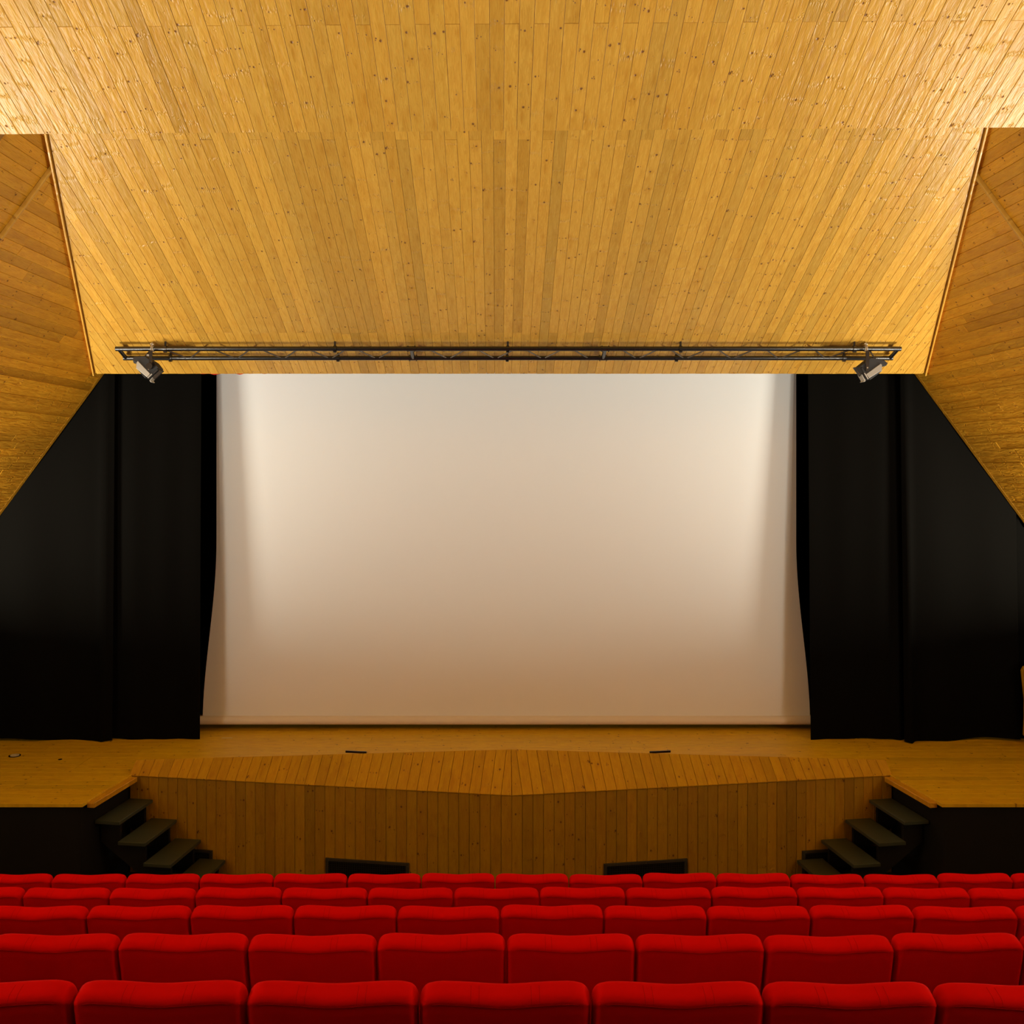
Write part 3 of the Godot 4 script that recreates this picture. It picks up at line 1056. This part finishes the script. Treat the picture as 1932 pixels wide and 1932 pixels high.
func seat_prototype() -> Node3D:
	var t := Node3D.new()
	var half := Vector3(0.2572, 0.29, 0.042)
	var shape_back := func(p: Vector3) -> Vector3:
		var a := absf(p.x) / half.x
		var up := clampf((p.y - 0.12) / 0.13, 0.0, 1.0)
		var q := p
		q.y += up * (-0.011 * exp(-pow(a / 0.42, 2.0)) - 0.020 * pow(maxf(a - 0.74, 0.0) / 0.26, 2.0))
		q.x *= 1.0 - 0.03 * clampf(-(p.y - 0.1) / 0.4, 0.0, 1.0)
		if p.z > 0.0: # plump back with a shallow crease under the top roll
			q.z += 0.006 * cos(p.x / half.x * 1.4) * clampf((p.y + 0.29) / 0.3, 0.0, 1.0)
			q.z -= 0.004 * exp(-pow((p.y - 0.262) / 0.006, 2.0))
		var rot := Basis(Vector3.RIGHT, deg_to_rad(15.0))
		return rot * (q - Vector3(0, 0.29, 0)) # top at the origin, leaning back
	var back := put_mesh("backrest", pillow(half, 0.026, Vector3i(22, 30, 4), shape_back), M.red, t)
	var m := mb()
	var path := []
	for k in 25:
		var x := lerpf(-0.235, 0.235, k / 24.0)
		path.append(shape_back.call(Vector3(x, 0.268, 0.0415 if absf(x) < 0.22 else 0.0415 - (absf(x) - 0.22) * 0.4)) + Vector3(0, 0, 0.0005))
	tube(m, path, 0.0014, 6)
	build(m, "seam", M.red_seam, back)
	for x in [-0.103, -0.078, 0.078, 0.103]:
		m = mb()
		path = []
		for k in 8:
			path.append(shape_back.call(Vector3(x, 0.290, lerpf(-0.012, 0.016, k / 7.0))))
		for k in 4:
			var a := lerpf(0.1, 1.2, k / 3.0)
			path.append(shape_back.call(Vector3(x, 0.264 + 0.0263 * cos(a), 0.016 + 0.0263 * sin(a))))
		tube(m, path, 0.0007, 5)
		build(m, "stitching", M.red_seam, back)
	var cush := func(p: Vector3) -> Vector3:
		return Basis(Vector3.RIGHT, deg_to_rad(-12.0)) * p + Vector3(0, -0.42, -0.20)
	put_mesh("seat_cushion", pillow(Vector3(0.235, 0.20, 0.05), 0.04, Vector3i(6, 6, 2), cush), M.red, t)
	for s in [-1.0, 1.0]:
		m = mb()
		prism(m, PackedVector2Array([Vector2(-0.34, -0.44), Vector2(-0.05, -0.44), Vector2(-0.03, -0.55), Vector2(-0.12, -0.60), Vector2(-0.10, -0.905), Vector2(-0.02, -0.93), Vector2(-0.30, -0.93), Vector2(-0.22, -0.905), Vector2(-0.20, -0.60), Vector2(-0.34, -0.52)]), Vector3(s * 0.252, 0, 0), Vector3(0, 0, 1), Vector3.UP, Vector3(s, 0, 0), 0.014, 0.001)
		build(m, "leg", M.metal_leg, t)
	m = mb()
	tube(m, [Vector3(-0.24, -0.50, -0.10), Vector3(0.24, -0.50, -0.10)], 0.015, 8)
	build(m, "hinge_bar", M.metal_leg, t)
	return t

func seats() -> void:
	var proto := seat_prototype()
	var jig := RandomNumberGenerator.new()
	jig.seed = 21
	for r in ROWS:
		var list := []
		for k in range(r[3], r[4] + 1):
			var xc: float = r[2] + (k + 0.5) * PITCH
			var hw := 0.55 * float(r[0])
			if xc + 0.26 < -0.509 * r[0] - 0.16 or xc - 0.26 > 0.539 * r[0] - 0.12:
				continue
			list.append(xc)
		for i in list.size():
			var o: Node3D = proto.duplicate()
			o.name = numbered("cinema_seat")
			add_child(o)
			o.position = P(list[i], r[1] + jig.randf_range(-0.005, 0.005), r[0])
			o.rotation = Vector3(jig.randf_range(-0.012, 0.012), jig.randf_range(-0.003, 0.003), jig.randf_range(-0.002, 0.002))
			var where := ""
			if i == 0: where = "leftmost in the %s row" % r[5]
			elif i == list.size() - 1: where = "rightmost in the %s row" % r[5]
			else: where = "%s from the left in the %s row" % [ORD[i], r[5]]
			tag(o, "red upholstered cinema seat, " + where, "seat", "red seats in the %s row" % r[5])
	proto.free()

# ------------------------------------------------------------------ small things
func small_things() -> void:
	# wooden stand whose rounded side shows at the right edge of the stage
	var t := thing("wooden_stand", "brown wooden stand with rounded side at right edge of stage", "stand", "", P(6.06, 1.001, 10.85))
	var m := mb()
	m.col = Color(0.62, 0.58, 0.42)
	var pts := PackedVector2Array()
	for q in [[-0.18, 0.03], [-0.245, 0.10], [-0.235, 0.3], [-0.235, 0.5], [-0.262, 0.75], [-0.27, 0.83], [-0.25, 0.87], [-0.20, 0.895], [0.2, 0.895], [0.26, 0.85], [0.235, 0.5], [0.24, 0.1], [0.18, 0.03]]:
		pts.append(Vector2(q[0], q[1]))
	prism(m, pts, Vector3(0, 0, 0.02), Vector3.RIGHT, Vector3.UP, Vector3(0, 0, 1), 0.04, 0.006, Vector4(0.3, 0.1, 0.3, 0.2))
	build(m, "side_panel", M.stage, t)
	m = mb()
	m.col = Color(0.62, 0.58, 0.42)
	prism(m, pts, Vector3(0, 0, -0.22), Vector3.RIGHT, Vector3.UP, Vector3(0, 0, 1), 0.04, 0.006, Vector4(0.3, 0.5, 0.3, 0.2))
	build(m, "side_panel", M.stage, t)
	m = mb()
	m.col = Color(0.6, 0.56, 0.40)
	bx(m, Vector3(0.0, 0.45, -0.12), Vector3(0.4, 0.03, 0.19))
	build(m, "shelf", M.stage, t)
	for x in [-0.15, 0.15]:
		for z in [0.0, -0.24]:
			m = mb()
			tube(m, [Vector3(x, 0.0, z), Vector3(x, 0.04, z)], 0.015, 8)
			build(m, "foot", M.metal_leg, t)
	# round floor socket
	t = thing("floor_socket", "small oval metal floor socket on the left of the stage", "floor socket", "", P(-5.37, 1.0005, 10.63))
	m = mb()
	tube(m, [Vector3(0, 0, 0), Vector3(0, 0.006, 0)], 0.062, 20)
	build(m, "rim", M.metal_black, t)
	m = mb()
	tube(m, [Vector3(0, 0.006, 0), Vector3(0, 0.010, 0)], 0.046, 20)
	build(m, "lid", M.white_tape, t)
	m = mb()
	tube(m, [P(-4.82, 1.0005, 10.50), P(-4.82, 1.003, 10.50)], 0.022, 14)
	tag(build(m, "floor_plug", M.metal_black), "tiny dark round plug in the left stage floor", "floor plug")
	for q in [[-4.66, 10.17, 0.045, 0.0, "tape", "short yellow tape mark on the left stage floor near the trapdoor edge"], [-3.26, 11.33, 0.06, 0.05, "white_tape", "short pale tape mark on the stage floor below the screen's left corner"]]:
		m = mb()
		bx(m, P(q[0], 1.001, q[1]), Vector3(q[2] * 2, 0.001, 0.02), Basis(Vector3.UP, q[3]))
		tag(build(m, "tape_mark", M[q[4]]), q[5], "tape", "tape marks")
